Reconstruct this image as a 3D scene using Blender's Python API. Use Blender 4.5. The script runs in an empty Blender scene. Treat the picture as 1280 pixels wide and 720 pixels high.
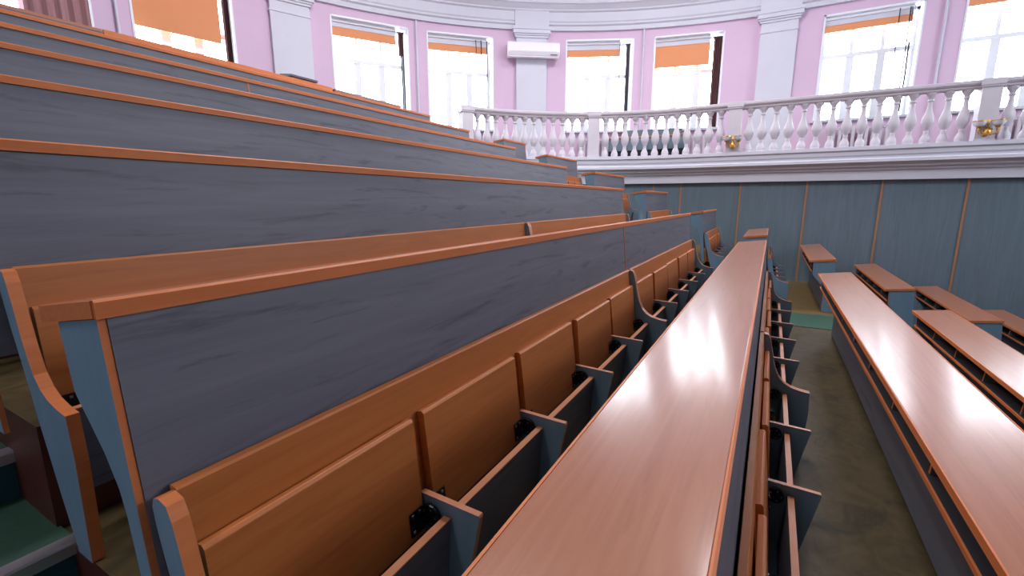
import bpy, bmesh, math, random
from mathutils import Vector, Matrix
random.seed(4)
S = 0.9                      # the plan below is drawn in camera-height units; S brings it to metres
C = bpy.context.scene.collection
PI = math.pi

# ------------------------------------------------------------------ materials
def mat(name, base=(.5,.5,.5), rough=.5, spec=.5, metal=0.0):
    m = bpy.data.materials.new(name); m.use_nodes = True
    b = m.node_tree.nodes['Principled BSDF']
    b.inputs['Base Color'].default_value = (*base, 1)
    b.inputs['Roughness'].default_value = rough
    b.inputs['Specular IOR Level'].default_value = spec
    b.inputs['Metallic'].default_value = metal
    return m, m.node_tree, b

def grain(name, c1, c2, scale, rough=.4, spec=.5, marks=None, distort=1.0, blotch=None, bump=0.0):
    """wood-like: noise stretched along one axis; marks = darker cathedral streaks"""
    m, nt, b = mat(name, c1, rough, spec)
    N = nt.nodes; L = nt.links
    tc = N.new('ShaderNodeTexCoord'); mp = N.new('ShaderNodeMapping')
    mp.inputs['Scale'].default_value = scale
    L.new(tc.outputs['Object'], mp.inputs['Vector'])
    n1 = N.new('ShaderNodeTexNoise'); n1.inputs['Scale'].default_value = 1.0
    n1.inputs['Detail'].default_value = 6; n1.inputs['Roughness'].default_value = .6
    n1.inputs['Distortion'].default_value = distort
    L.new(mp.outputs['Vector'], n1.inputs['Vector'])
    r = N.new('ShaderNodeValToRGB')
    r.color_ramp.elements[0].position = .3; r.color_ramp.elements[0].color = (*c2, 1)
    r.color_ramp.elements[1].position = .7; r.color_ramp.elements[1].color = (*c1, 1)
    L.new(n1.outputs['Fac'], r.inputs['Fac'])
    out = r.outputs['Color']
    if marks:
        sc, col, lo, hi = marks
        mp2 = N.new('ShaderNodeMapping'); mp2.inputs['Scale'].default_value = sc
        mp2.inputs['Location'].default_value = (3.1, 1.7, 5.3)
        L.new(tc.outputs['Object'], mp2.inputs['Vector'])
        n2 = N.new('ShaderNodeTexNoise'); n2.inputs['Scale'].default_value = 1
        n2.inputs['Detail'].default_value = 5; n2.inputs['Roughness'].default_value = .65
        n2.inputs['Distortion'].default_value = .8
        L.new(mp2.outputs['Vector'], n2.inputs['Vector'])
        rr = N.new('ShaderNodeValToRGB')
        rr.color_ramp.elements[0].position = lo; rr.color_ramp.elements[0].color = (0,0,0,1)
        rr.color_ramp.elements[1].position = hi; rr.color_ramp.elements[1].color = (1,1,1,1)
        L.new(n2.outputs['Fac'], rr.inputs['Fac'])
        mx = N.new('ShaderNodeMix'); mx.data_type = 'RGBA'
        L.new(rr.outputs['Color'], mx.inputs['Factor'])
        L.new(out, mx.inputs['A']); mx.inputs['B'].default_value = (*col, 1)
        out = mx.outputs['Result']
    L.new(out, b.inputs['Base Color'])
    if bump:
        bp = N.new('ShaderNodeBump'); bp.inputs['Strength'].default_value = bump
        bp.inputs['Distance'].default_value = .002
        L.new(n1.outputs['Fac'], bp.inputs['Height']); L.new(bp.outputs['Normal'], b.inputs['Normal'])
    return m

M = {}
M['beech'] = grain('beech_desktop', (.41,.168,.09), (.34,.13,.066), (38,1.6,38), .30, .15, marks=((22,2.2,22),(.27,.10,.048),.60,.80))
_b = M['beech'].node_tree.nodes['Principled BSDF']; _b.inputs['Coat Weight'].default_value = .55; _b.inputs['Coat Roughness'].default_value = .15
M['seat'] = grain('beech_seat', (.52,.165,.042), (.42,.120,.027), (30,1.8,30), .42, .4, marks=((14,1.2,14),(.36,.095,.020),.58,.8))
M['edge'] = grain('beech_edge_band', (.62,.19,.06), (.55,.155,.045), (40,4,40), .5, .3)
M['edgepale'] = grain('rail_edge', (.62,.26,.13), (.54,.20,.09), (40,4,40), .38, .5)
M['grey'] = grain('grey_laminate', (.160,.162,.196), (.120,.121,.150), (16,1.1,16), .46, .35, marks=((20,1.9,20),(.062,.062,.080),.56,.72))
M['strip'] = grain('pale_orange_strip', (.40,.20,.10), (.34,.16,.08), (40,40,4), .5, .3)
M['greywall'] = grain('blue_grey_wall_laminate', (.140,.190,.225), (.110,.152,.185), (16,16,1.0), .5, .3, marks=((14,14,1.1),(.09,.115,.145),.60,.8))
M['blue'] = grain('blue_grey_laminate', (.17,.275,.37), (.145,.24,.325), (18,18,1.2), .55, .3)
M['blueseat'] = grain('slate_laminate', (.17,.25,.31), (.14,.21,.265), (18,18,1.2), .45, .4)
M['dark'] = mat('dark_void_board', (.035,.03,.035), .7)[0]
M['riser'] = grain('red_brown_riser_paint', (.10,.022,.014), (.06,.014,.010), (6,6,6), .5)
M['floor'] = grain('marbled_olive_linoleum', (.105,.074,.028), (.058,.040,.015), (6,5,6), .5, .35, marks=((7,3.2,7),(.032,.026,.013),.52,.70), distort=2.2)
M['floor2'] = grain('ochre_linoleum', (.17,.115,.045), (.13,.085,.03), (5,5,5), .5, .3)
M['green'] = grain('green_stair_covering', (.045,.105,.070), (.034,.082,.056), (60,60,60), .5, .3)
M['greenriser'] = grain('teal_riser_covering', (.020,.085,.11), (.014,.065,.09), (60,60,60), .5, .3)
M['metal'] = mat('worn_aluminium', (.62,.62,.64), .35, .5, .9)[0]
M['black'] = mat('black_hinge_metal_and_gap_shade', (.008,.008,.01), .35)[0]
M['screw'] = mat('bright_screw', (.7,.7,.7), .3, .5, 1)[0]
M['pink'] = grain('pink_wall_paint', (.70,.51,.665), (.68,.495,.65), (1.2,1.2,1.2), .7, .25)
M['white'] = grain('white_plaster', (.66,.66,.74), (.63,.63,.71), (1.5,1.5,1.5), .6, .3)
M['stone'] = grain('painted_balustrade', (.62,.575,.63), (.58,.54,.59), (3,3,3), .5, .35)
M['winwhite'] = mat('white_window_paint', (.85,.87,.92), .4)[0]
M['plastic'] = mat('ac_white_plastic', (.83,.80,.85), .35)[0]
M['gold'] = mat('aged_brass', (.75,.42,.10), .35, .5, .85)[0]
M['ceil'] = mat('ceiling_white', (.55,.55,.58), .8)[0]
M['panelbrown'] = mat('grey_end_wall', (.42,.42,.45), .6)[0]
M['brown'] = grain('brown_curtain', (.16,.07,.075), (.10,.04,.045), (26,26,.4), .8, .2)
M['palebrown'] = grain('pale_brown_curtain', (.42,.24,.25), (.30,.15,.16), (20,20,.4), .8, .2)
M['slate'] = mat('dark_slat', (.09,.075,.09), .6)[0]
M['cord'] = mat('black_cord', (.01,.012,.02), .5)[0]
M['sill'] = mat('window_board', (.55,.6,.66), .4)[0]
m, nt, b = mat('orange_roller_fabric', (.72,.33,.16), .8, .2)
b.inputs['Transmission Weight'].default_value = 0
tr = nt.nodes.new('ShaderNodeBsdfTranslucent'); tr.inputs['Color'].default_value = (.80,.36,.16,1)
ms = nt.nodes.new('ShaderNodeMixShader'); ms.inputs[0].default_value = .10
o_ = [n for n in nt.nodes if n.type == 'OUTPUT_MATERIAL'][0]
nt.links.new(b.outputs[0], ms.inputs[1]); nt.links.new(tr.outputs[0], ms.inputs[2]); nt.links.new(ms.outputs[0], o_.inputs['Surface'])
M['blind'] = m
m, nt, b = mat('window_glass', (1,1,1), .02)
tr = nt.nodes.new('ShaderNodeBsdfTransparent'); gl = nt.nodes.new('ShaderNodeBsdfGlossy'); gl.inputs['Roughness'].default_value = .02
ms = nt.nodes.new('ShaderNodeMixShader'); ms.inputs[0].default_value = .05
o_ = [n for n in nt.nodes if n.type == 'OUTPUT_MATERIAL'][0]
nt.links.new(tr.outputs[0], ms.inputs[1]); nt.links.new(gl.outputs[0], ms.inputs[2]); nt.links.new(ms.outputs[0], o_.inputs['Surface'])
M['glass'] = m
m, nt, b = mat('frosted_lamp_glass', (.85,.88,.95), .25)
M['shade'] = m

# ------------------------------------------------------------------ mesh helpers
class MB:
    def __init__(s): s.v = []; s.f = []; s.m = []; s.mats = []
    def mi(s, m):
        if m not in s.mats: s.mats.append(m)
        return s.mats.index(m)
    def add(s, vs, fs, m):
        n = len(s.v); s.v += [tuple(v) for v in vs]; k = s.mi(m)
        for f in fs: s.f.append([n + i for i in f]); s.m.append(k)
    def box(s, x0, x1, y0, y1, z0, z1, m):
        vs = [(x,y,z) for x in (x0,x1) for y in (y0,y1) for z in (z0,z1)]
        s.add(vs, [(0,1,3,2),(4,6,7,5),(0,4,5,1),(2,3,7,6),(0,2,6,4),(1,5,7,3)], m)
    def prism(s, poly, y0, y1, m, edge=None, capm=None):
        """poly = [(x,z)], extruded along Y; edge = material of the narrow faces"""
        n = len(poly); vs = [(x,y0,z) for x,z in poly] + [(x,y1,z) for x,z in poly]
        s.add(vs, [tuple(range(n)), tuple(range(2*n-1, n-1, -1))], capm or m)
        s.add(vs, [(i, i+n, (i+1) % n + n, (i+1) % n) for i in range(n)], edge or m)
    def tube(s, pts, r, m, seg=8):
        P = [Vector(p) for p in pts]; vs = []; fs = []
        for i, p in enumerate(P):
            d = (P[min(i+1,len(P)-1)] - P[max(i-1,0)]).normalized()
            a = d.orthogonal().normalized() if i == 0 else (a0 - d*a0.dot(d)).normalized()
            a0 = a; bb = d.cross(a)
            rr = r[i] if isinstance(r, (list,tuple)) else r
            vs += [p + (a*math.cos(2*PI*k/seg) + bb*math.sin(2*PI*k/seg))*rr for k in range(seg)]
        for i in range(len(P)-1):
            for k in range(seg):
                fs.append((i*seg+k, i*seg+(k+1)%seg, (i+1)*seg+(k+1)%seg, (i+1)*seg+k))
        fs.append(tuple(range(seg))[::-1]); fs.append(tuple(range((len(P)-1)*seg, len(P)*seg)))
        s.add(vs, fs, m)
    def lathe(s, prof, m, seg=14, c=(0,0)):
        vs = []; fs = []
        for r, z in prof:
            vs += [(c[0]+r*math.cos(2*PI*k/seg), c[1]+r*math.sin(2*PI*k/seg), z) for k in range(seg)]
        for i in range(len(prof)-1):
            for k in range(seg): fs.append((i*seg+k, i*seg+(k+1)%seg, (i+1)*seg+(k+1)%seg, (i+1)*seg+k))
        fs.append(tuple(range(seg))[::-1]); fs.append(tuple(range((len(prof)-1)*seg, len(prof)*seg)))
        s.add(vs, fs, m)
    def build(s, name, parent=None, bevel=0.0, smooth=False, loc=(0,0,0), rz=0):
        me = bpy.data.meshes.new(name); me.from_pydata(s.v, [], s.f)
        for m in s.mats: me.materials.append(m if not isinstance(m, str) else M[m])
        for p, k in zip(me.polygons, s.m): p.material_index = k
        bm = bmesh.new(); bm.from_mesh(me)
        bmesh.ops.recalc_face_normals(bm, faces=bm.faces)
        bm.to_mesh(me); bm.free()
        if smooth: me.polygons.foreach_set('use_smooth', [True]*len(me.polygons)); 
        o = bpy.data.objects.new(name, me); C.objects.link(o)
        o.location = loc; o.rotation_euler = (0,0,rz)
        if parent: o.parent = parent
        if smooth:
            for e in me.edges: pass
            try:
                me.set_sharp_from_angle(angle=math.radians(40))
            except Exception: pass
        if bevel:
            bv = o.modifiers.new('bevel', 'BEVEL'); bv.width = bevel*S; bv.segments = 2; bv.limit_method = 'ANGLE'; bv.angle_limit = math.radians(40)
        return o

def one(name, fn, *a, parent=None, bevel=0, smooth=False, loc=(0,0,0), rz=0, **k):
    b = MB(); getattr(b, fn)(*a, **k); return b.build(name, parent, bevel, smooth, loc, rz)
def tag(o, label, cat, group=None, kind=None):
    o['label'] = label; o['category'] = cat
    if group: o['group'] = group
    if kind: o['kind'] = kind
    return o
def thing(name, label, cat, loc=(0,0,0), rz=0, group=None):
    o = bpy.data.objects.new(name, None); o.empty_display_size = .1; C.objects.link(o)
    o.location = loc; o.rotation_euler = (0,0,rz)
    return tag(o, label, cat, group)
def struct(o, label=None):
    o['kind'] = 'structure'
    if label: o['label'] = label
    return o

# ------------------------------------------------------------------ plan
X0 = lambda k: -.03 - .91*k          # front edge of the desk of row k (0 = the desk under the camera)
Z0 = lambda k: -.5 + k/3.0 + (.009 if k == 1 else 0)           # its top
FL, FR = -.80, -1.133                 # floor behind it / floor of the bench in front, from its top
FARY = 7.92
RR, TX, TY = 4.85, -1.68, 10.95      # balustrade line: straight, then an arc to the left
def rail(s, off=0.0):
    if s >= 0: return Vector((TX+s, TY+off, 0))
    a = -s/RR; return Vector((TX-(RR+off)*math.sin(a), TY-RR+(RR+off)*math.cos(a), 0))
def rail_ang(s): return 0.0 if s >= 0 else -s/RR
WR, WY = 10.07, 13.2                 # window wall, same idea, tangent at X = 0
def wall(s, off=0.0):
    if s >= 0: return Vector((s, WY+off, 0))
    a = -s/WR; return Vector((-(WR+off)*math.sin(a), WY-WR+(WR+off)*math.cos(a), 0))
def wang(s): return 0.0 if s >= 0 else -s/WR
def deg(a): return math.radians(a)*WR    # angle -> s
SMIN, SMAX = deg(-112), 9.0

def sweep(mb, path, s0, s1, prof, m, step=.25, cap=True):
    """prof = closed polygon of (offset, z)"""
    lin = [s0]
    n = max(1, int(abs(s1-s0)/step))
    lin = [s0+(s1-s0)*i/n for i in range(n+1)]
    if s0 < 0 < s1 and 0 not in lin: lin = sorted(lin+[0.0])
    k = len(prof); vs = []; fs = []
    for s in lin:
        for off, z in prof:
            p = path(s, off); vs.append((p.x, p.y, z))
    for i in range(len(lin)-1):
        for j in range(k): fs.append((i*k+j, i*k+(j+1)%k, (i+1)*k+(j+1)%k, (i+1)*k+j))
    if cap:
        fs.append(tuple(range(k))); fs.append(tuple(range((len(lin)-1)*k, len(lin)*k))[::-1])
    mb.add(vs, fs, m)

# ------------------------------------------------------------------ stepped floor
def railY(x):
    if x > TX: return TY
    d = TX-x
    return TY-RR+math.sqrt(max(RR*RR-d*d, .01)) if d < RR else 7.0
fb = MB()
for k in range(-6, 8):
    # floor in front of desk k, from the riser under desk k to the riser under desk k-1
    z = Z0(k)+FR; xa = X0(k)+.08; xb = X0(k-1)+.08
    y1 = railY(xa)+.04
    for (ya, yb, m) in ((.39, FARY-.12, 'floor'), (FARY-.12, y1, 'floor2')):
        fb.add([(xa,ya,z),(xb,ya,z),(xb,yb,z),(xa,yb,z)], [(0,1,2,3)], m)
    zl = z-1/3.0
    fb.add([(xb,.39,zl),(xb,y1,zl),(xb,y1,z),(xb,.39,z)], [(0,1,2,3)], 'riser')
    fb.add([(xa,.39,z-1.2),(xb,.39,z-1.2),(xb,.39,z),(xa,.39,z)], [(0,1,2,3)], 'riser')
struct(fb.build('floor'), 'stepped floor of marbled olive linoleum with red-brown risers')
# top platform and stage floor
tb = MB(); zt = Z0(7)+FL-.047
tb.add([(-10.3,-7,zt),(X0(7)+.08,-7,zt),(X0(7)+.08,8,zt),(-6.2,9.3,zt),(-10.3,9.3,zt)], [(0,1,2,3,4)], 'floor')
tb.add([(X0(7)+.08,-7,zt),(X0(7)+.08,8,zt),(X0(7)+.08,8,zt-.35),(X0(7)+.08,-7,zt-.35)], [(0,1,2,3)], 'riser')
struct(tb.build('floor'), 'top landing of the tiers')
st = MB(); zs = Z0(-6)+FR-.34
st.box(X0(-7)-.8, 9, -7, 11.05, zs-.1, zs, 'floor')
struct(st.build('floor'), 'lowest floor beside the stage')

# near aisle stairs (two treads per row) and far aisle landings
def stairs(y0, y1, rel, k0, k1, name):
    b = MB(); n = MB()
    for k in range(k0, k1):
        z = Z0(k)+FR
        xa, xb, xc = X0(k)+rel, X0(k)+rel-.40, X0(k)+rel-.91
        for (x_lo, x_hi, zt_) in ((xb, xa, z), (xc, xb, z+1/6.0)):
            zt_ += .012
            b.add([(x_lo-.02,y0,zt_),(x_hi,y0,zt_),(x_hi,y1,zt_),(x_lo-.02,y1,zt_)], [(0,1,2,3)], 'green')
            b.add([(x_hi-.015,y0,zt_-1/6.0),(x_hi-.015,y1,zt_-1/6.0),(x_hi-.015,y1,zt_),(x_hi-.015,y0,zt_)], [(0,1,2,3)], 'greenriser')
            b.add([(x_lo,y1,zt_-.4),(x_hi-.015,y1,zt_-.4),(x_hi-.015,y1,zt_),(x_lo,y1,zt_)], [(0,1,2,3)], 'greenriser')
            n.prism([(x_hi-.035,zt_+.004),(x_hi+.008,zt_+.004),(x_hi+.012,zt_-.002),(x_hi+.012,zt_-.035),(x_hi+.004,zt_-.035),(x_hi+.004,zt_-.004),(x_hi-.035,zt_-.002)], y0, y1+.01, 'metal')
    o = struct(b.build(name), 'green covered stair treads in the aisle')
    struct(n.build('trim_1', o), 'worn metal stair nosing')
stairs(-1.1, .398, .195, -5, 7, 'floor')
fl = MB()
for k in range(-5, 7):
    z = Z0(k)+FR; xa = X0(k)+.09; xb = X0(k-1)+.06
    fl.box(xa, xb, 6.95 if k < 2 else 6.75, FARY-.13, z+.001, z+.006, 'green')
struct(fl.build('floor'), 'green landings of the far aisle')

# ------------------------------------------------------------------ lecture desks
def desk(k, y0, y1, label, joints=(), wide=True, group='long lecture desks'):
    x, z = X0(k), Z0(k); L = y1-y0
    t = thing('lecture_desk', label, 'desk', (x, y0, z+FL), 0, group)
    H = -FL
    w, tl = (.31, .12) if wide else (.235, .15)
    th = .03
    top = [(-w, H-w*tl-th), (0, H-th), (0, H), (-w, H-w*tl)]
    b = MB(); b.prism(top, 0, L, 'beech', edge=None)
    dt = b.build('desktop', t, bevel=.002)
    e = MB(); e.prism([(0, H-th-.001), (.008, H-th-.001), (.009, H-.003), (.004, H+.001), (0, H+.001)], -.004, L+.004, 'edge')
    e.prism([(-w-.006, H-w*tl-th), (-w, H-w*tl-th), (-w, H-w*tl+.001), (-w-.006, H-w*tl+.0005)], -.004, L+.004, 'edge')
    e.prism([(-w, H-w*tl-th), (0, H-th), (0, H), (-w, H-w*tl)], -.006, -.001, 'edge')
    e.prism([(-w, H-w*tl-th), (0, H-th), (0, H), (-w, H-w*tl)], L+.001, L+.006, 'edge')
    e.build('edge_band', t)
    # leaning front panel
    d = .018
    def panel_poly(z_hi, z_lo):
        f = lambda zz: -.003+.075*((H-th)-zz)/(H-th)
        return [(f(z_hi)-d, z_hi), (f(z_hi), z_hi), (f(z_lo), z_lo), (f(z_lo)-d, z_lo)]
    p = MB(); zlow = .012 if wide else H-.585
    p.prism(panel_poly(H-th-.002, zlow), .0125, L-.0125, 'grey'); p.build('front_panel', t)
    for j in joints:
        q = MB(); poly = [(a+(.0025 if i in (1,2) else 0), c) for i, (a, c) in enumerate(panel_poly(H-th-.002, zlow))]
        q.prism(poly, j-y0-.006, j-y0+.006, 'edge'); q.build('joint_strip', t)
    # end panels: bracket profile
    if wide:
        br = [(-.27,H-.27*tl-th-.003), (-.005,H-th-.003), (.068,.004), (-.10,.004), (-.10,H-.48), (-.13,H-.41), (-.262,H-.25)]
    else:
        br = [(-.175,H-.175*tl-th-.003), (-.005,H-th-.003), (.068,.004), (.03,.004), (-.02,H-.40), (-.034,H-.35), (-.07,H-.29), (-.158,H-.19)]
    ends = [0.0, L-.012]
    nmid = max(0, round(L/1.2)-1)
    for i, yy in enumerate(ends):
        b = MB(); b.prism(br, yy, yy+(.012 if L > 4 else .022), 'blue', edge='edge'); b.build('side_panel', t)
    if wide:
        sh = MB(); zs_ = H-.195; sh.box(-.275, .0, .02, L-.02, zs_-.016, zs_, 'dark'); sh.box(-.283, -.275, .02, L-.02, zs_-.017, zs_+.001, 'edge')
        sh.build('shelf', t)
        kp = MB(); kp.box(-.105, -.09, .02, L-.02, .03, zs_-.018, 'grey'); kp.build('knee_panel', t)
        for i in range(1, max(2, round(L/.61))):
            yy = L*i/max(2, round(L/.61))
            dv = MB(); dv.prism([(-.25,H-.25*tl-th-.002),(-.02,H-th-.002),(-.01,zs_+.001),(-.262,zs_+.001)], yy-.008, yy+.008, 'blueseat', edge='edge'); dv.build('divider', t)
    else:
        for i in range(1, max(2, round(L/1.22))):
            yy = L*i/max(2, round(L/1.22))
            dv = MB(); dv.prism(br, yy-.009, yy+.009, 'blue', edge='edge'); dv.build('divider', t)
    return t

# ------------------------------------------------------------------ benches with folding seats
END = [(.040,-.40),(.037,-.37),(.045,-.352),(.062,-.347),(.088,-.353),(.10,-.38),(.111,-.425),(.122,-.48),(.133,-.53),(.148,-.58),(.168,-.625),(.20,-.66),(.24,-.682),(.29,-.694),(.325,-.699),(.345,-.70),(.352,-.83),(.335,-1.130),(.25,-1.130),(.20,-.98),(.163,-.855),(.131,-.746),(.107,-.646),(.064,-.51),(.045,-.43)]
FIN = [(.112,-.686),(.315,-.693),(.318,-.70),(.235,-1.130),(.12,-1.130)]
def bench(k, y0, n, label, pitch=.61, divs=(), group='folding seat benches', seatlen=None):
    x, z = X0(k), Z0(k)
    t = thing('folding_seat_bench', label, 'bench', (x, y0, z+FR), 0, group)
    H = -FR; L = n*pitch
    up = lambda P: [(a, c+H) for a, c in P]
    # backrest, leaning like the desk front behind it
    spans = [0]+list(divs)+[n]
    for a, c in zip(spans[:-1], spans[1:]):
        b = MB(); b.prism(up([(.038,-.345),(.056,-.345),(.060,-.35),(.104,-.80),(.086,-.80),(.036,-.35)]), a*pitch+.03, c*pitch-.005, 'seat')
        b.build('backrest', t)
    for i in range(n+1):
        yy = i*pitch
        if i in (0, n):
            b = MB(); b.prism(up(END), yy, yy+.028, 'blue', edge='edge'); b.build('end_panel', t, bevel=.0015)
        elif i in divs:
            for dy in (-.022, .003):
                b = MB(); b.prism(up(END), yy+dy, yy+dy+.019, 'blueseat', edge='edgepale'); b.build('end_panel', t, bevel=.0015)
        else:
            b = MB(); b.prism(up(FIN), yy, yy+.02, 'blueseat', edge='edgepale'); b.build('divider', t)
    for i in range(n):
        a, c = i*pitch+.028, (i+1)*pitch-.004
        if i+1 in divs: c -= .02
        # under-seat rail between the dividers
        b = MB(); b.prism(up([(.20,-.735),(.222,-.735),(.205,-.985),(.183,-.985)]), a, c, 'grey')
        b.prism(up([(.199,-.7345),(.223,-.7345),(.223,-.730),(.199,-.730)]), a, c, 'edgepale')
        b.build('seat_rail', t)
        # folded seat
        ww = .006*math.sin(i*2.3+k)
        b = MB(); b.prism(up([(.074+ww,-.457),(.092+ww,-.453),(.100+ww,-.460),(.136,-.80),(.128,-.806),(.112,-.803)]), a+.012, c-.008, 'seat')
        s_ = b.build('seat', t, bevel=.002)
        for side, yy in ((1, c-.012), (-1, a+.012)):
            h = MB()
            zc = -.748+H
            h.prism([(.130,zc-.055),(.1335,zc-.055),(.1285,zc+.0),(.1285,zc+.0)][:3], 0, .001, 'black') if False else None
            # square plate lying on the seat and round cheek on the divider
            y1_, y2_ = (yy-.055, yy) if side > 0 else (yy, yy+.05)
            h.prism([(.124,zc+.035),(.129,zc+.035),(.1375,zc-.035),(.1325,zc-.035)], y1_, y2_, 'black')
            cy = yy+.006 if side > 0 else yy-.006
            seg = 16; vs = []
            for dy in (-.007, .005):
                vs += [(.155+.034*math.cos(2*PI*q/seg), cy+dy*side, zc+.008+.034*math.sin(2*PI*q/seg)) for q in range(seg)]
            h.add(vs, [tuple(range(seg)), tuple(range(2*seg-1, seg-1, -1))]+[(q,(q+1)%seg,(q+1)%seg+seg,q+seg) for q in range(seg)], 'black')
            if k in (0, 1, 2) and y0 < 2:
                for (sx, sy, sz) in ((.1285, y1_+.012, zc+.024), (.1345, y1_+.012, zc-.024), (.1285, y2_-.014, zc+.024)):
                    h.box(sx, sx+.004, sy-.004, sy+.004, sz-.004, sz+.004, 'screw')
                for q in range(5):
                    aa = q*1.25; h.box(.155+.022*math.cos(aa)-.0025, .155+.022*math.cos(aa)+.0025, cy-.0085*side-.001, cy-.0085*side+.001, zc+.008+.022*math.sin(aa)-.0025, zc+.008+.022*math.sin(aa)+.0025, 'screw')
            h.build('hinge', s_)
    return t

P = .61
main = {
 0:(.25, 6.80, 'beech-topped desk nearest the viewer, running down the centre with a bright window reflection'),
 1:(.30, 6.50, 'long grey desk left of centre whose blue end bracket and end grain face the viewer'),
 2:(.33, 6.50, 'large grey desk one row up, with an orange backrest strip below its front'),
 3:(.36, 6.62, 'second grey-fronted desk row above the one with the visible orange backrest'),
 4:(.38, 6.66, 'third grey-fronted desk row above the visible backrest, ending left of the stone post'),
 5:(.40, 6.70, 'grey-fronted desk row with an orange joint strip, third from the top tier'),
 6:(.42, 6.80, 'grey-fronted desk row second from the top, under the orange board'),
 -1:(.25, 6.65, 'beech-topped desk right of the floor aisle with blue-white window reflections and an open shelf'),
 -2:(.25, 6.54, 'beech desk with a row of open shelf boxes, second one right of the floor aisle'),
 -3:(.25, 6.45, 'beech-topped desk mostly outside the right edge, lowest of the long ones'),
}
for k, (a, b_, lab) in main.items():
    desk(k, a, b_, lab, joints=([3.37] if k in (1,) else [2.9] if k == 5 else []), wide=k < 1, group='long lecture desks in the tiers')
far = {
 0:(FARY-.05, 9.9, 'short beech desk by the panelled wall just beyond the end of the centre desk'),
 1:(FARY-.1, 9.75, 'short grey desk piece by the wall ending the row with the nearest seats'),
 2:(FARY-.1, 9.65, 'short desk box across the far aisle, lowest of the three boxes under the balcony'),
 3:(FARY-.05, 9.75, 'short desk box across the far aisle, middle one under the balcony moulding'),
 4:(FARY-.05, 9.35, 'short desk box across the far aisle, highest one overlapping the balcony moulding'),
 5:(FARY-.05, 8.75, 'short grey desk piece in front of the left balusters'),
 -1:(FARY+.15, 10.85, 'short beech desk by the wall above the green landing'),
 -2:(FARY+.05, 10.85, 'short beech desk by the wall, second from the green landing, behind the reflecting desk'),
 -3:(FARY+.05, 10.75, 'short beech desk by the wall with open shelf, third from the green landing'),
 -4:(FARY+.05, 10.75, 'short beech desk by the wall at the right edge, lowest of the short ones'),
}
for k, (a, b_, lab) in far.items():
    desk(k, a, b_, lab, wide=k < 1, group='short lecture desks across the far aisle')

blab = {
 0:'folding seat bench right of the centre desk, dividers sticking out over the floor',
 1:'nearest bench of orange folding seats with black hinges below the grey desk front',
 2:'bench with curved blue end panel at the left edge, one row above the nearest seats',
 3:'bench on the third tier, its orange end foot at the left edge',
 -1:'bench hidden on the far side of the reflecting desk', -2:'bench hidden on the far side of the shelf desk'}
for k, lab in blab.items():
    y0 = {0:.27, 1:.318, 2:.385, 3:.385}.get(k, .3)
    bench(k, y0, 10, lab, divs=(5,), group='long folding seat benches')
flab = {
 0:'four-seat bench end beyond the centre desk with a blue end panel facing the viewer',
 1:'four-seat bench with black hinges by the wall at the end of the nearest row',
 2:'four-seat bench behind the lowest desk box by the far aisle',
 3:'four-seat bench below the middle desk box by the far aisle',
 4:'four-seat bench below the highest desk box by the far aisle',
 -1:'four-seat bench by the wall behind the first short beech desk'}
for k, lab in flab.items():
    a, b_, _ = far[k]
    n = 4
    bench(k, a+.02, n, lab, pitch=min(.6, (b_-a)/n), group='short folding seat benches')

# top tier: a low back row
x, z = X0(7)+.02, Z0(7)-.045
t = thing('lecture_desk', 'topmost desk row, thin grey strip in front of the left curtain', 'desk', (x, .44, z+FL-.0), 0, 'long lecture desks in the tiers')
b = MB(); b.prism([(-.3,.75),(0,.77),(0,.80),(-.3,.78)], 0, 2.05, 'beech'); b.build('desktop', t)
b = MB(); b.prism([(-.02,.0),(0,.0),(0,.768),(-.02,.768)], .0, 2.05, 'grey'); b.build('front_panel', t)
t = thing('wooden_bench', 'long orange board bench on the top tier in front of the left windows', 'bench', (x, 2.50, z+FL), 0)
b = MB(); b.box(-.03, 0, 0, 2.95, .30, .805, 'edge'); b.build('backrest', t)
b = MB(); b.box(0.0, .34, 0, 2.95, .28, .31, 'seat'); b.build('seat', t)
for yy in (.1, 1.45, 2.8):
    b = MB(); b.box(-.03, .30, yy, yy+.04, 0, .28, 'grey'); b.build('leg', t)
t = thing('lecture_desk', 'topmost desk row ending under the second window', 'desk', (x, 5.5, z+FL), 0, 'long lecture desks in the tiers')
b = MB(); b.prism([(-.3,.76),(0,.77),(0,.80),(-.3,.79)], 0, 1.55, 'beech'); b.build('desktop', t)
b = MB(); b.prism([(-.02,.0),(0,.0),(0,.768),(-.02,.768)], 0, 1.55, 'grey'); b.build('front_panel', t)
for (yy, lab, mm) in ((4.98, 'small brown box-shaped lectern in front of the left pilaster', 'palebrown'), (6.28, 'small pale grey box-shaped lectern below the second window', 'greywall')):
    t = thing('table_lectern', lab, 'lectern', (-6.95, yy, zt))
    hh = {4.98:.96, 6.28:.90}[yy]
    b = MB(); b.box(0, .22, 0, .44, 0, hh-.04, mm); b.build('body', t)
    b = MB(); b.prism([(-.03,hh-.04),(.25,hh-.04),(.25,hh-.01),(-.03,hh+.03)], -.02, .46, 'greywall', edge='slate'); b.build('top', t)

# ------------------------------------------------------------------ panelled wall under the balcony
b = MB(); sweep(b, rail, -6.2, 10.6, [(.06,-4.2),(.06,.40),(.16,.40),(.16,-4.2)], 'greywall')
struct(b.build('wall_back'), 'blue-grey laminate wall panelling below the balcony')
for i, s in enumerate([-5.5,-4.3,-3.1,-1.92,-.73,-.16+.06,1.06,2.25,3.44,4.63,5.82,7.0,8.2,9.4]):
    if i == 5: s = -.14
    b = MB(); sweep(b, rail, s-.016, s+.016, [(.048,-4.2),(.048,.384),(.062,.384),(.062,-4.2)], 'strip')
    struct(b.build('trim_%d' % (2+i)), 'orange joint strip on the panelled wall')
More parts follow.
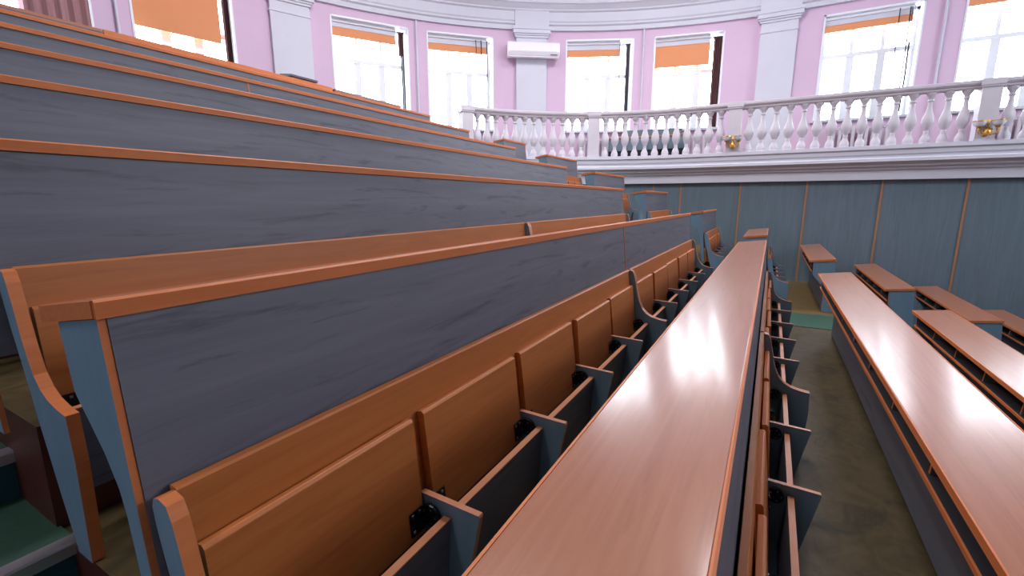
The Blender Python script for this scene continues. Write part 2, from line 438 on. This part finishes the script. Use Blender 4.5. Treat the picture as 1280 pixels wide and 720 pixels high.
# balcony slab and mouldings
b = MB()
sweep(b, rail, -5.32, 10.6, [(.30,.385),(-.02,.385),(-.02,.55),(-.05,.565),(-.05,.60),(-.10,.62),(-.10,.65),(-.17,.70),(-.19,.70),(-.19,.75),(-.15,.77),(-.15,.80),(-.17,.83),(-.17,.90),(-.20,.92),(-.20,.975),(.30,.975)], 'white', step=.2)
struct(b.build('trim_20'), 'white stepped moulding on the balcony edge')
b = MB()
# balcony floor: strip between the rail line and the window wall
lin = [-5.3+i*(10.6+5.3)/40 for i in range(41)]
vs = []
for s in lin:
    p = rail(s, .28); vs.append((p.x, p.y, .97))
    xw = p.x; 
    a = rail_ang(s); dirv = Vector((-math.sin(a), math.cos(a), 0))
    q = p.copy()
    for _ in range(200):
        if (q.x >= 0 and q.y > WY+.05) or (q.x < 0 and (q.x**2+(q.y-(WY-WR))**2) > (WR+.05)**2): break
        q += dirv*.05
    vs.append((q.x, q.y, .97))
n = len(vs)
vs += [(v[0], v[1], .80) for v in vs]
b.add(vs, [(2*i,2*i+1,2*i+3,2*i+2) for i in range(40)]+[(n+2*i,n+2*i+2,n+2*i+3,n+2*i+1) for i in range(40)], 'floor2')
struct(b.build('floor'), 'balcony floor')

# balustrade
bal = thing('balustrade', 'white turned-baluster balustrade along the balcony edge', 'railing', (TX, TY, .975))
def loc(p, z=0): return (p.x-TX, p.y-TY, z)
hb = MB()
def rl(s, off): 
    p = rail(s, off); return Vector((p.x-TX, p.y-TY, 0))
hb_prof = [(-.075,.865),(-.085,.88),(-.085,.905),(-.11,.92),(-.125,.945),(-.125,.985),(-.11,.995),(.11,.995),(.125,.985),(.125,.945),(.11,.92),(.085,.905),(.085,.88),(.075,.865)]
sweep(hb, rl, -5.25, 10.0, hb_prof, 'stone', step=.15)
hb.build('handrail', bal)
hb = MB(); sweep(hb, rl, -5.25, 10.0, [(-.10,.001),(-.10,.02),(.10,.02),(.10,.001)], 'stone', step=.2); hb.build('plinth', bal)
prof = [(.070,.0),(.070,.030),(.062,.035),(.066,.07),(.060,.105),(.042,.15),(.030,.19),(.034,.205),(.034,.22),(.030,.235),(.050,.28),(.068,.33),(.075,.385),(.070,.44),(.055,.50),(.040,.56),(.031,.62),(.028,.68),(.029,.715),(.040,.725),(.040,.745),(.031,.755),(.036,.785),(.055,.82),(.066,.84),(.066,.866)]
prof = [(a_*(1.18 if i_ > 1 else 1.1), b_) for i_, (a_, b_) in enumerate(prof)]
tb_ = MB(); tb_.lathe(prof, 'stone', 16)
proto = tb_.build('baluster', bal, smooth=True)
first = True
piers = [-5.10, -2.12, .85, 4.67, 8.5]
for a, c, n in zip(piers[:-1], piers[1:], (12, 12, 15, 15)):
    for i in range(n):
        m0 = .10
        s = a+m0+(c-a-2*m0)*(i+.75)/(n+.5)
        if s > 7.2: continue
        p = rl(s, 0)
        if first: o = proto; first = False
        else: o = proto.copy(); C.objects.link(o)
        o.parent = bal; o.location = (p.x, p.y, 0)
for s in piers[:4]:
    p = rl(s, 0); a = rail_ang(s)
    b = MB(); b.box(-.125,.125,-.12,.12, 0, .87, 'stone'); b.box(-.15,.15,-.145,.145, .90, 1.0, 'stone'); b.box(-.14,.14,-.135,.135,.87,.905,'stone'); b.box(-.14,.14,-.135,.135,0,.04,'stone')
    b.build('pier', bal, bevel=.004, loc=(p.x, p.y, 0), rz=a)

# brass double wall lamps on the piers
for s, lab in ((.85, 'brass double wall lamp with frosted bowls on the middle stone post'), (4.67, 'brass double wall lamp with frosted bowls on the right stone post')):
    p = rail(s, -.125)
    t = thing('wall_lamp', lab, 'wall lamp', (p.x, p.y, 1.12), 0, 'brass lamps on the balcony posts')
    b = MB(); b.lathe([(.02,-.05),(.05,-.03),(.055,0),(.05,.03),(.02,.06),(.012,.10),(.03,.12),(.012,.14),(.01,.20)], 'gold', 12, (0,-.06))
    b.box(-.03,.03,-.05,.0,-.06,.08,'gold')
    b.tube([(0,-.06,-.04),(-.0,-.06,-.09)], [.014,.003], 'gold')
    for sx in (-1, 1):
        b.tube([(0,-.07,.0),(sx*.05,-.09,-.045),(sx*.10,-.10,-.03),(sx*.125,-.10,.02),(sx*.115,-.10,.06)], .010, 'gold')
        b.tube([(sx*.02,-.07,.02),(sx*.045,-.08,.05),(sx*.07,-.085,.03),(sx*.06,-.085,.0)], .009, 'gold')
        b.lathe([(.02,.055),(.035,.07),(.04,.085)], 'gold', 12, (sx*.115,-.10))
    b.build('bracket', t, smooth=True)
    for sx in (-1, 1):
        b = MB(); b.lathe([(.035,.086),(.06,.10),(.082,.13),(.092,.165),(.088,.165),(.055,.11),(.01,.10)], 'shade', 18, (sx*.115,-.10))
        sh_ = b.build('lamp_shade', t, smooth=True)
        b = MB(); b.lathe([(.086,.165),(.098,.165),(.098,.178),(.086,.178)], 'gold', 18, (sx*.115,-.10)); b.build('rim', sh_)

# ------------------------------------------------------------------ window wall
HEAD, SILL, COR, TOPZ = 4.08, 1.82, 4.275, 6.4
T = .42
wins = [(deg(-98), deg(-86.1)), (deg(-83.1), deg(-73.7)), (deg(-62.9), deg(-52.8)), (deg(-50.3), deg(-40.7)), (deg(-30.0), deg(-20.1)), (deg(-17.3), deg(-7.9)), (.635, 2.39), (3.02, 4.80)]
b = MB()
prev = SMIN
for a, c in wins+[(SMAX, SMAX)]:
    if a > prev: sweep(b, wall, prev, a, [(0,-.0),(0,COR+.3),(T,COR+.3),(T,-.0)], 'pink')
    if c > a:
        sweep(b, wall, a, c, [(0,HEAD),(0,COR+.3),(T,COR+.3),(T,HEAD)], 'pink')
        sweep(b, wall, a, c, [(0,0),(0,SILL),(T,SILL),(T,0)], 'pink')
    prev = c
sweep(b, wall, SMIN, SMAX, [(0,COR+.3),(0,TOPZ),(T,TOPZ),(T,COR+.3)], 'pink')
pe = wall(SMIN, 0)
b.box(pe.x-.4, pe.x, -7.3, pe.y+.1, -4.3, TOPZ, 'pink')
b.box(-11.5, 9.6, -7.4, 14, -4.5, -4.35, 'floor')
struct(b.build('wall_left'), 'curved pink window wall')
b = MB()
sweep(b, wall, SMIN, SMAX, [(-.002,COR),(-.06,COR),(-.06,COR+.10),(-.10,COR+.13),(-.10,COR+.17),(-.12,COR+.20),(-.12,COR+.40),(-.16,COR+.43),(-.16,COR+.46),(-.26,COR+.56),(-.28,COR+.56),(-.28,COR+.63),(-.32,COR+.68),(-.32,COR+.74),(-.002,COR+.74)], 'white')
struct(b.build('trim_30'), 'white stepped cornice above the windows')

def along(s):
    p = wall(s); return p, wang(s)
def frame_at(s):    # empty-free local frame: x along wall (+s), y outward
    p = wall(s); a = wang(s)
    return p, a
# pilasters
for i, (a, c) in enumerate([(deg(-69.9), deg(-65.4)), (deg(-37.4), deg(-32.9)), (deg(-3.5), .14), (5.25, 6.0)]):
    mid = (a+c)/2; w = (c-a)/2; p, an = frame_at(mid)
    b = MB()
    b.box(-w, w, -.10, .05, .97, COR, 'white')
    b.box(-w-.03, w+.03, -.13, .05, .97, 1.20, 'white')
    for (e, z0_, z1_) in ((.015,COR-.42,COR-.38),(.03,COR-.20,COR-.15),(.055,COR-.15,COR-.11),(.085,COR-.11,COR-.02),(.10,COR-.02,COR+.05)):
        b.box(-w-e, w+e, -.10-e, .05, z0_, z1_, 'white')
    b.box(-w-.04, w+.04, -.155, .0, COR+.05, COR+.42, 'white')
    struct(b.build('trim_%d' % (31+i), bevel=.006, loc=(p.x,p.y,0), rz=an), 'white pilaster with a stepped capital')

# windows
for i, (a, c) in enumerate(wins):
    mid = (a+c)/2; w = (c-a)/2; p, an = frame_at(mid)
    if a < 0: w = WR*math.sin(w/WR)
    sag = (WR-math.sqrt(WR*WR-w*w)) if a < 0 else 0
    root = MB()
    # reveal lining and sill
    e = .035
    root.box(-w-.0, -w+e, -sag*0-.012-sag, T-.05, SILL, HEAD, 'winwhite')
    root.box(w-e, w, -.012-sag, T-.05, SILL, HEAD, 'winwhite')
    root.box(-w, w, -.012-sag, T-.05, HEAD-e, HEAD, 'winwhite')
    ro = struct(root.build('window_%d' % (i+1), loc=(p.x,p.y,0), rz=an), 'tall window with white frame in the curved wall')
    sl = MB(); sl.box(-w-.05, w+.05, -.10-sag, T-.05, SILL-.05, SILL, 'sill'); sl.build('window_sill', ro, bevel=.004)
    fr = MB(); y0, y1 = T-.14, T-.08
    iw = w-e; zb, ztp = SILL, HEAD-e; f = .055
    fr.box(-iw, -iw+f, y0, y1, zb, ztp, 'winwhite'); fr.box(iw-f, iw, y0, y1, zb, ztp, 'winwhite')
    fr.box(-iw, iw, y0, y1, zb, zb+f, 'winwhite'); fr.box(-iw, iw, y0, y1, ztp-f, ztp, 'winwhite')
    ztr = zb+(ztp-zb)*.64
    fr.box(-iw+.01, iw-.01, y0-.008, y1+.008, ztr-.045, ztr+.045, 'winwhite')
    for q in (-1, 1):
        xm = q*iw/3
        fr.box(xm-.035, xm+.035, y0+.004, y1-.004, ztr, ztp-.01, 'winwhite')
        fr.box(xm-.075, xm+.075, y0+.004, y1-.004, zb+.01, ztr, 'winwhite')
    fr.build('window_frame', ro)
    g = MB(); g.box(-iw, iw, (y0+y1)/2-.003, (y0+y1)/2+.003, zb, ztp, 'glass'); g.build('pane', ro)

# roller blinds: fraction of window height where the fabric starts and stops, share of width
H_ = HEAD-SILL
blinds = [(2,.0,.445,.89,'long orange roller blind half down in the left tall window'), (3,.065,.165,.86,'short orange roller blind in the window right of the left pilaster'),
          (4,.075,.165,.93,'short orange roller blind in the window with hanging cords left of the air conditioner'), (5,.075,.165,.83,'short orange roller blind in the window right of the air conditioner'),
          (6,.07,.31,.83,'deep orange roller blind in the window left of the right pilaster'), (7,.07,.15,.93,'short orange roller blind in the window right of the right pilaster'),
          (8,.02,.10,.96,'orange roller blind in the window at the right edge')]
for wi, f0, f1, share, lab in blinds:
    a, c = wins[wi-1]; mid = (a+c)/2; w = (c-a)/2; p, an = frame_at(mid)
    if a < 0: w = WR*math.sin(w/WR)
    sag = (WR-math.sqrt(WR*WR-w*w)) if a < 0 else 0
    t = thing('roller_blind', lab, 'blind', (p.x, p.y, HEAD-.05), an, 'orange roller blinds')
    x0_, x1_ = -w+.04, -w+.04+(2*w-.08)*share
    yb = .10-sag*.5
    b = MB(); b.box(x0_, x1_, yb-.03, yb+.07, -.05, -.002, 'winwhite'); b.box(x0_, x1_, yb+.01, yb+.06, -f0*H_-.0, -.05, 'white') if f0*H_ > .06 else None
    b.build('cassette', t)
    b = MB(); b.box(x0_, x1_, yb+.02, yb+.026, -f1*H_+.05, -max(f0*H_, .05), 'blind'); b.build('fabric', t)
    b = MB(); b.box(x0_, x1_, yb+.014, yb+.032, -f1*H_+.035, -f1*H_+.05, 'blind'); b.build('bottom_bar', t)

# gathered vertical slats and curtains beside the blinds
def slats(wi, x_from, x_to, z_lo, m, lab, n=6, name='vertical_blind', cat='blind', y=.12):
    a, c = wins[wi-1]; mid = (a+c)/2; w = (c-a)/2; p, an = frame_at(mid)
    if a < 0: w = WR*math.sin(w/WR)
    x0_, x1_ = -w+2*w*x_from, -w+2*w*x_to
    t = thing(name, lab, cat, (p.x, p.y, HEAD-.05), an, 'gathered window hangings')
    b = MB(); N_ = n*6; vs = []; zl = -(HEAD-.05-z_lo)
    for j in range(N_+1):
        xx = x0_+(x1_-x0_)*j/N_; yy = y+.030*math.sin(j/6*2*PI)
        for (dy, zz) in ((0,-.06),(0,zl),(.006,zl),(.006,-.06)): vs.append((xx, yy+dy, zz))
    fs = []
    for j in range(N_):
        for q in range(4): fs.append((j*4+q, j*4+(q+1)%4, (j+1)*4+(q+1)%4, (j+1)*4+q))
    fs += [(0,1,2,3), (N_*4+3,N_*4+2,N_*4+1,N_*4)]
    b.add(vs, fs, m); b.build('fabric', t, smooth=True)
    b = MB(); b.box(x0_-.02, x1_+.02, y-.02, y+.03, -.06, -.03, 'slate'); b.build('track', t)
slats(1, .60, .985, 1.9, 'palebrown', 'wide pale brown curtain gathered at the far left window', n=5, name='curtain', cat='curtain', y=-.05)
slats(2, .915, .985, 1.9, 'brown', 'dark brown slats gathered at the right side of the long blind window', n=4)
slats(3, .88, .95, 3.45, 'brown', 'dark slats hanging at the right of the window beside the left pilaster', n=3)
slats(5, .90, .955, 1.86, 'slate', 'dark slats gathered in the window right of the air conditioner', n=3)
slats(6, .865, .985, 1.86, 'brown', 'dark brown slats gathered in the window left of the right pilaster', n=4)
def cords(wi, fx, lab, z_lo=1.9, r=.007, weights=False):
    a, c = wins[wi-1]; mid = (a+c)/2; w = (c-a)/2; p, an = frame_at(mid)
    if a < 0: w = WR*math.sin(w/WR)
    for q, (x_, zt_, zb_, rr) in enumerate(fx):
        t = MB(); xx = -w+2*w*x_
        t.tube([(xx,.03,zt_),(xx+.012,.03,(zt_+zb_)/2),(xx,.03,zb_)], rr, 'cord', 6)
        if weights: t.lathe([(.004,-.03+zb_),(.016,-.02+zb_),(.016,.02+zb_),(.004,.03+zb_)], 'cord', 8, (xx,.03))
        tag(t.build('blind_cord', loc=(p.x,p.y,0), rz=an), lab, 'cord', 'hanging blind cords')
top = HEAD-.09
cords(3, [(.90,3.45,1.9,.016),(.925,3.45,1.9,.020)], 'thin dark cords hanging at the right of the window beside the left pilaster')
cords(4, [(.735,top,3.55,.010),(.815,top,3.55,.014),(.905,top,1.9,.014),(.955,top,1.9,.006),(.745,2.95,1.9,.010)], 'thin dark cords hanging in the window left of the air conditioner')
cords(5, [(.80,top,1.9,.008)], 'single dark cord hanging in the window right of the air conditioner')
cords(7, [(.765,top,1.9,.010),(.865,top,1.9,.012),(.895,3.3,1.9,.018),(.88,top,3.3,.007),(.91,top,3.3,.007)], 'dark cords hanging at the right side of the window right of the right pilaster')

# heating pipes
for s, lab in ((deg(-84.3), 'thin white pipe left of the window with the long blind'), (deg(-51.75), 'thin white pipe between the two windows left of the air conditioner'),
               (deg(-18.8), 'thin white pipe between the two windows right of the air conditioner'), (2.72, 'thin white pipe between the two rightmost windows')):
    p = wall(s, -.045)
    b = MB(); b.tube([(0,0,.98),(0,0,3),(0,0,COR-.01)], .022, 'white', 10)
    if s != deg(-84.3):
        p2 = wall(s, -.36)
        b.tube([(p2.x-p.x,p2.y-p.y,COR+.70),(p2.x-p.x,p2.y-p.y,TOPZ-.1)], .018, 'white', 8)
    for zz in (1.6, 2.8, 3.9): b.lathe([(.024,zz-.02),(.03,zz-.015),(.03,zz+.015),(.024,zz+.02)], 'white', 10)
    tag(b.build('heating_pipe', loc=(p.x,p.y,0), smooth=True), lab, 'pipe', 'vertical heating pipes')

# air conditioner on the middle pilaster
s = deg(-35.0); p, an = frame_at(s); p = wall(s, -.115)
t = thing('air_conditioner', 'white wall air conditioner mounted on the pilaster at top centre', 'air conditioner', (p.x, p.y, 3.58), an)
b = MB(); hw = .66
b.add([], [], 'plastic')
pr = [(0,0),(0,.34),(-.19,.34),(-.225,.31),(-.235,.10),(-.20,.02),(-.15,0)]
vs = [(-hw, y_, z_) for y_, z_ in pr]+[(hw, y_, z_) for y_, z_ in pr]; n = len(pr)
b.add(vs, [tuple(range(n)), tuple(range(2*n-1,n-1,-1))]+[(i,(i+1)%n,(i+1)%n+n,i+n) for i in range(n)], 'plastic')
b.build('body', t, bevel=.012)
b = MB(); b.box(-hw+.07, hw-.07, -.238, -.228, .105, .115, 'sill'); b.box(hw-.24, hw-.06, -.232, -.205, .035, .05, 'slate'); b.box(-hw+.06,-hw+.24,-.18,-.14,-.006,.004,'slate'); b.build('air_outlet', t)
b = MB(); b.box(-hw+.03, hw-.09, -.20, -.12, -.01, .008, 'plastic'); b.build('louvre', t)

# radiators below the windows on the balcony
for wi, lab in ((4,'white radiator under the window left of the air conditioner'), (5,'white radiator under the window right of the air conditioner'),(6,'white radiator under the window left of the right pilaster'),(7,'white radiator seen through the balusters under the window right of the right pilaster'),(8,'white radiator under the window at the right edge')):
    a, c = wins[wi-1]; mid = (a+c)/2; p = wall(mid, -.16); an = wang(mid)
    t = thing('radiator', lab, 'radiator', (p.x, p.y, .97), an, 'white radiators on the balcony')
    for q in range(9):
        xx = -.48+.12*q
        b = MB(); b.box(xx, xx+.06, -.05, .05, .10, .66, 'stone'); b.build('radiator_fin', t, bevel=.012)
    b = MB(); b.tube([(-.5,0,.16),(.56,0,.16)], .022, 'stone'); b.tube([(-.5,0,.60),(.56,0,.60)], .022, 'stone')
    for xx in (-.40,.46): b.box(xx-.02, xx+.02, -.03, .03, 0, .14, 'stone')
    b.build('header_pipe', t)

# spare desk and boards standing on the balcony behind the balusters
t = thing('balcony_table', 'grey-fronted table with beech top seen between the balusters of the middle bay', 'table', (-3.80, 11.75, .97))
b = MB(); b.box(0, 1.95, 0, .40, .56, .585, 'edge'); b.build('tabletop', t)
b = MB(); b.box(.03, 1.92, .03, .05, .26, .56, 'greywall'); b.build('front_panel', t)
b = MB(); b.box(.03, 1.92, .10, .12, .0, .30, 'black'); b.build('gap_shade_sheet', t)  # black sheet standing in for the shade in the open gap below
for xx in (.03, .66, 1.28, 1.90): 
    b = MB(); b.box(xx-.015, xx+.015, .05, .36, 0, .56, 'black'); b.build('leg', t)
b = MB(); b.box(-.72, .72, 0, .025, 0, .82, 'greywall')
tag(b.build('laminate_board', loc=(-2.85, 12.42, .97), rz=.16), 'blue-grey laminate board standing behind the balcony table', 'board')

# ------------------------------------------------------------------ rest of the room
b = MB(); b.box(-11.5, 9.6, -7.2, 14, TOPZ, TOPZ+.1, 'ceil'); struct(b.build('ceiling'), 'white ceiling')
# stage-side wall with openings added to light desk fronts, and rear wall (behind the viewer)
def flat_wall(name, fixed, lo, hi, openings, axis, m='pink'):
    b = MB(); prev = lo; z0_, z1_ = -4.3, TOPZ
    def bx(u0, u1, za, zb):
        if axis == 'x': b.box(fixed, fixed+.35, u0, u1, za, zb, m)
        else: b.box(u0, u1, fixed-.35, fixed, za, zb, m)
    for (a, c, za, zb) in openings:
        bx(prev, a, z0_, z1_); bx(a, c, z0_, za); bx(a, c, zb, z1_); prev = c
    bx(prev, hi, z0_, z1_)
    struct(b.build(name))
flat_wall('wall_right', 9.2, -7.2, 13.6, [(4.6,5.9,2.9,5.2),(7.5,9.9,2.6,5.2)], 'x', 'panelbrown')
flat_wall('wall_front', -7.0, -11.5, 9.5, [], 'y', 'panelbrown')

# ------------------------------------------------------------------ light: bright overcast sky through the windows and added ceiling fill lamps
W = bpy.data.worlds.new('sky'); bpy.context.scene.world = W; W.use_nodes = True
bg = W.node_tree.nodes['Background']; bg.inputs['Color'].default_value = (.83,.90,1.0,1); bg.inputs['Strength'].default_value = 20
def area(name, loc_, size, rot, power, col=(1,1,1), portal=False, spread=PI):
    l = bpy.data.lights.new(name, 'AREA'); l.shape = 'RECTANGLE'; l.size, l.size_y = size[0]*S, size[1]*S
    l.energy = power; l.color = col; l.spread = spread
    o = bpy.data.objects.new(name, l); C.objects.link(o); o.location = loc_; o.rotation_euler = rot
    if portal: l.cycles.is_portal = True
    return o
for a, c in wins:
    mid = (a+c)/2; w = (c-a)/2; p = wall(mid, T+.02); an = wang(mid)
    area('sky_portal', (p.x, p.y, (HEAD+SILL)/2), (2*w, HEAD-SILL), (-PI/2, 0, an), 1, portal=True)
for y_ in (5.25, 8.7):
    area('sky_portal', (9.58, y_, 3.9), (2.6, 2.4), (0, PI/2, 0), 1, portal=True)
# ceiling lamps added as fill over the balcony and the tiers (above the frame)
for (x_, y_, pw) in ((-5.0,5.5,230),(-1.5,5.5,230),(-1.5,9.0,170),(-2.5,-2.5,120)):  # last one is there to lift the near brackets and seat dividers
    t = thing('ceiling_fill_lamp', 'flat ceiling lamp added as fill, unseen above the picture', 'ceiling lamp', (x_, y_, TOPZ-.06), 0, 'added ceiling fill lamps')
    b = MB(); b.box(-.65,.65,-.65,.65,0,.06,'winwhite'); b.build('housing', t)
    area('fill_light', (x_, y_, TOPZ-.075), (1.2,1.2), (0,0,0), pw*S*S, (.97,.95,1.0))

# ------------------------------------------------------------------ camera
cd = bpy.data.cameras.new('camera'); cam = bpy.data.objects.new('camera', cd); C.objects.link(cam)
cd.sensor_width = 36; cd.lens = 36*572/1280.0; cd.clip_start = .02; cd.clip_end = 200
cam.rotation_euler = (math.radians(90-10.79), 0, math.radians(29.24))
bpy.context.scene.camera = cam

# ------------------------------------------------------------------ metres
done = set()
for o in bpy.data.objects:
    o.location = o.location*S
    if o.type == 'MESH' and o.data.name not in done:
        done.add(o.data.name); o.data.transform(Matrix.Scale(S, 4))
sc = bpy.context.scene
sc.view_settings.view_transform = 'Standard'; sc.view_settings.look = 'None'
sc.view_settings.gamma = 1; sc.view_settings.use_curve_mapping = False
sc.view_settings.exposure = 0.08
sc.cycles.use_denoising = True
sc.cycles.max_bounces = 8; sc.cycles.diffuse_bounces = 5; sc.cycles.glossy_bounces = 4; sc.cycles.transparent_max_bounces = 8
sc.cycles.sample_clamp_indirect = 3
sc.cycles.use_adaptive_sampling = False
sc.cycles.denoising_prefilter = 'ACCURATE'
sc.cycles.caustics_reflective = False; sc.cycles.caustics_refractive = False
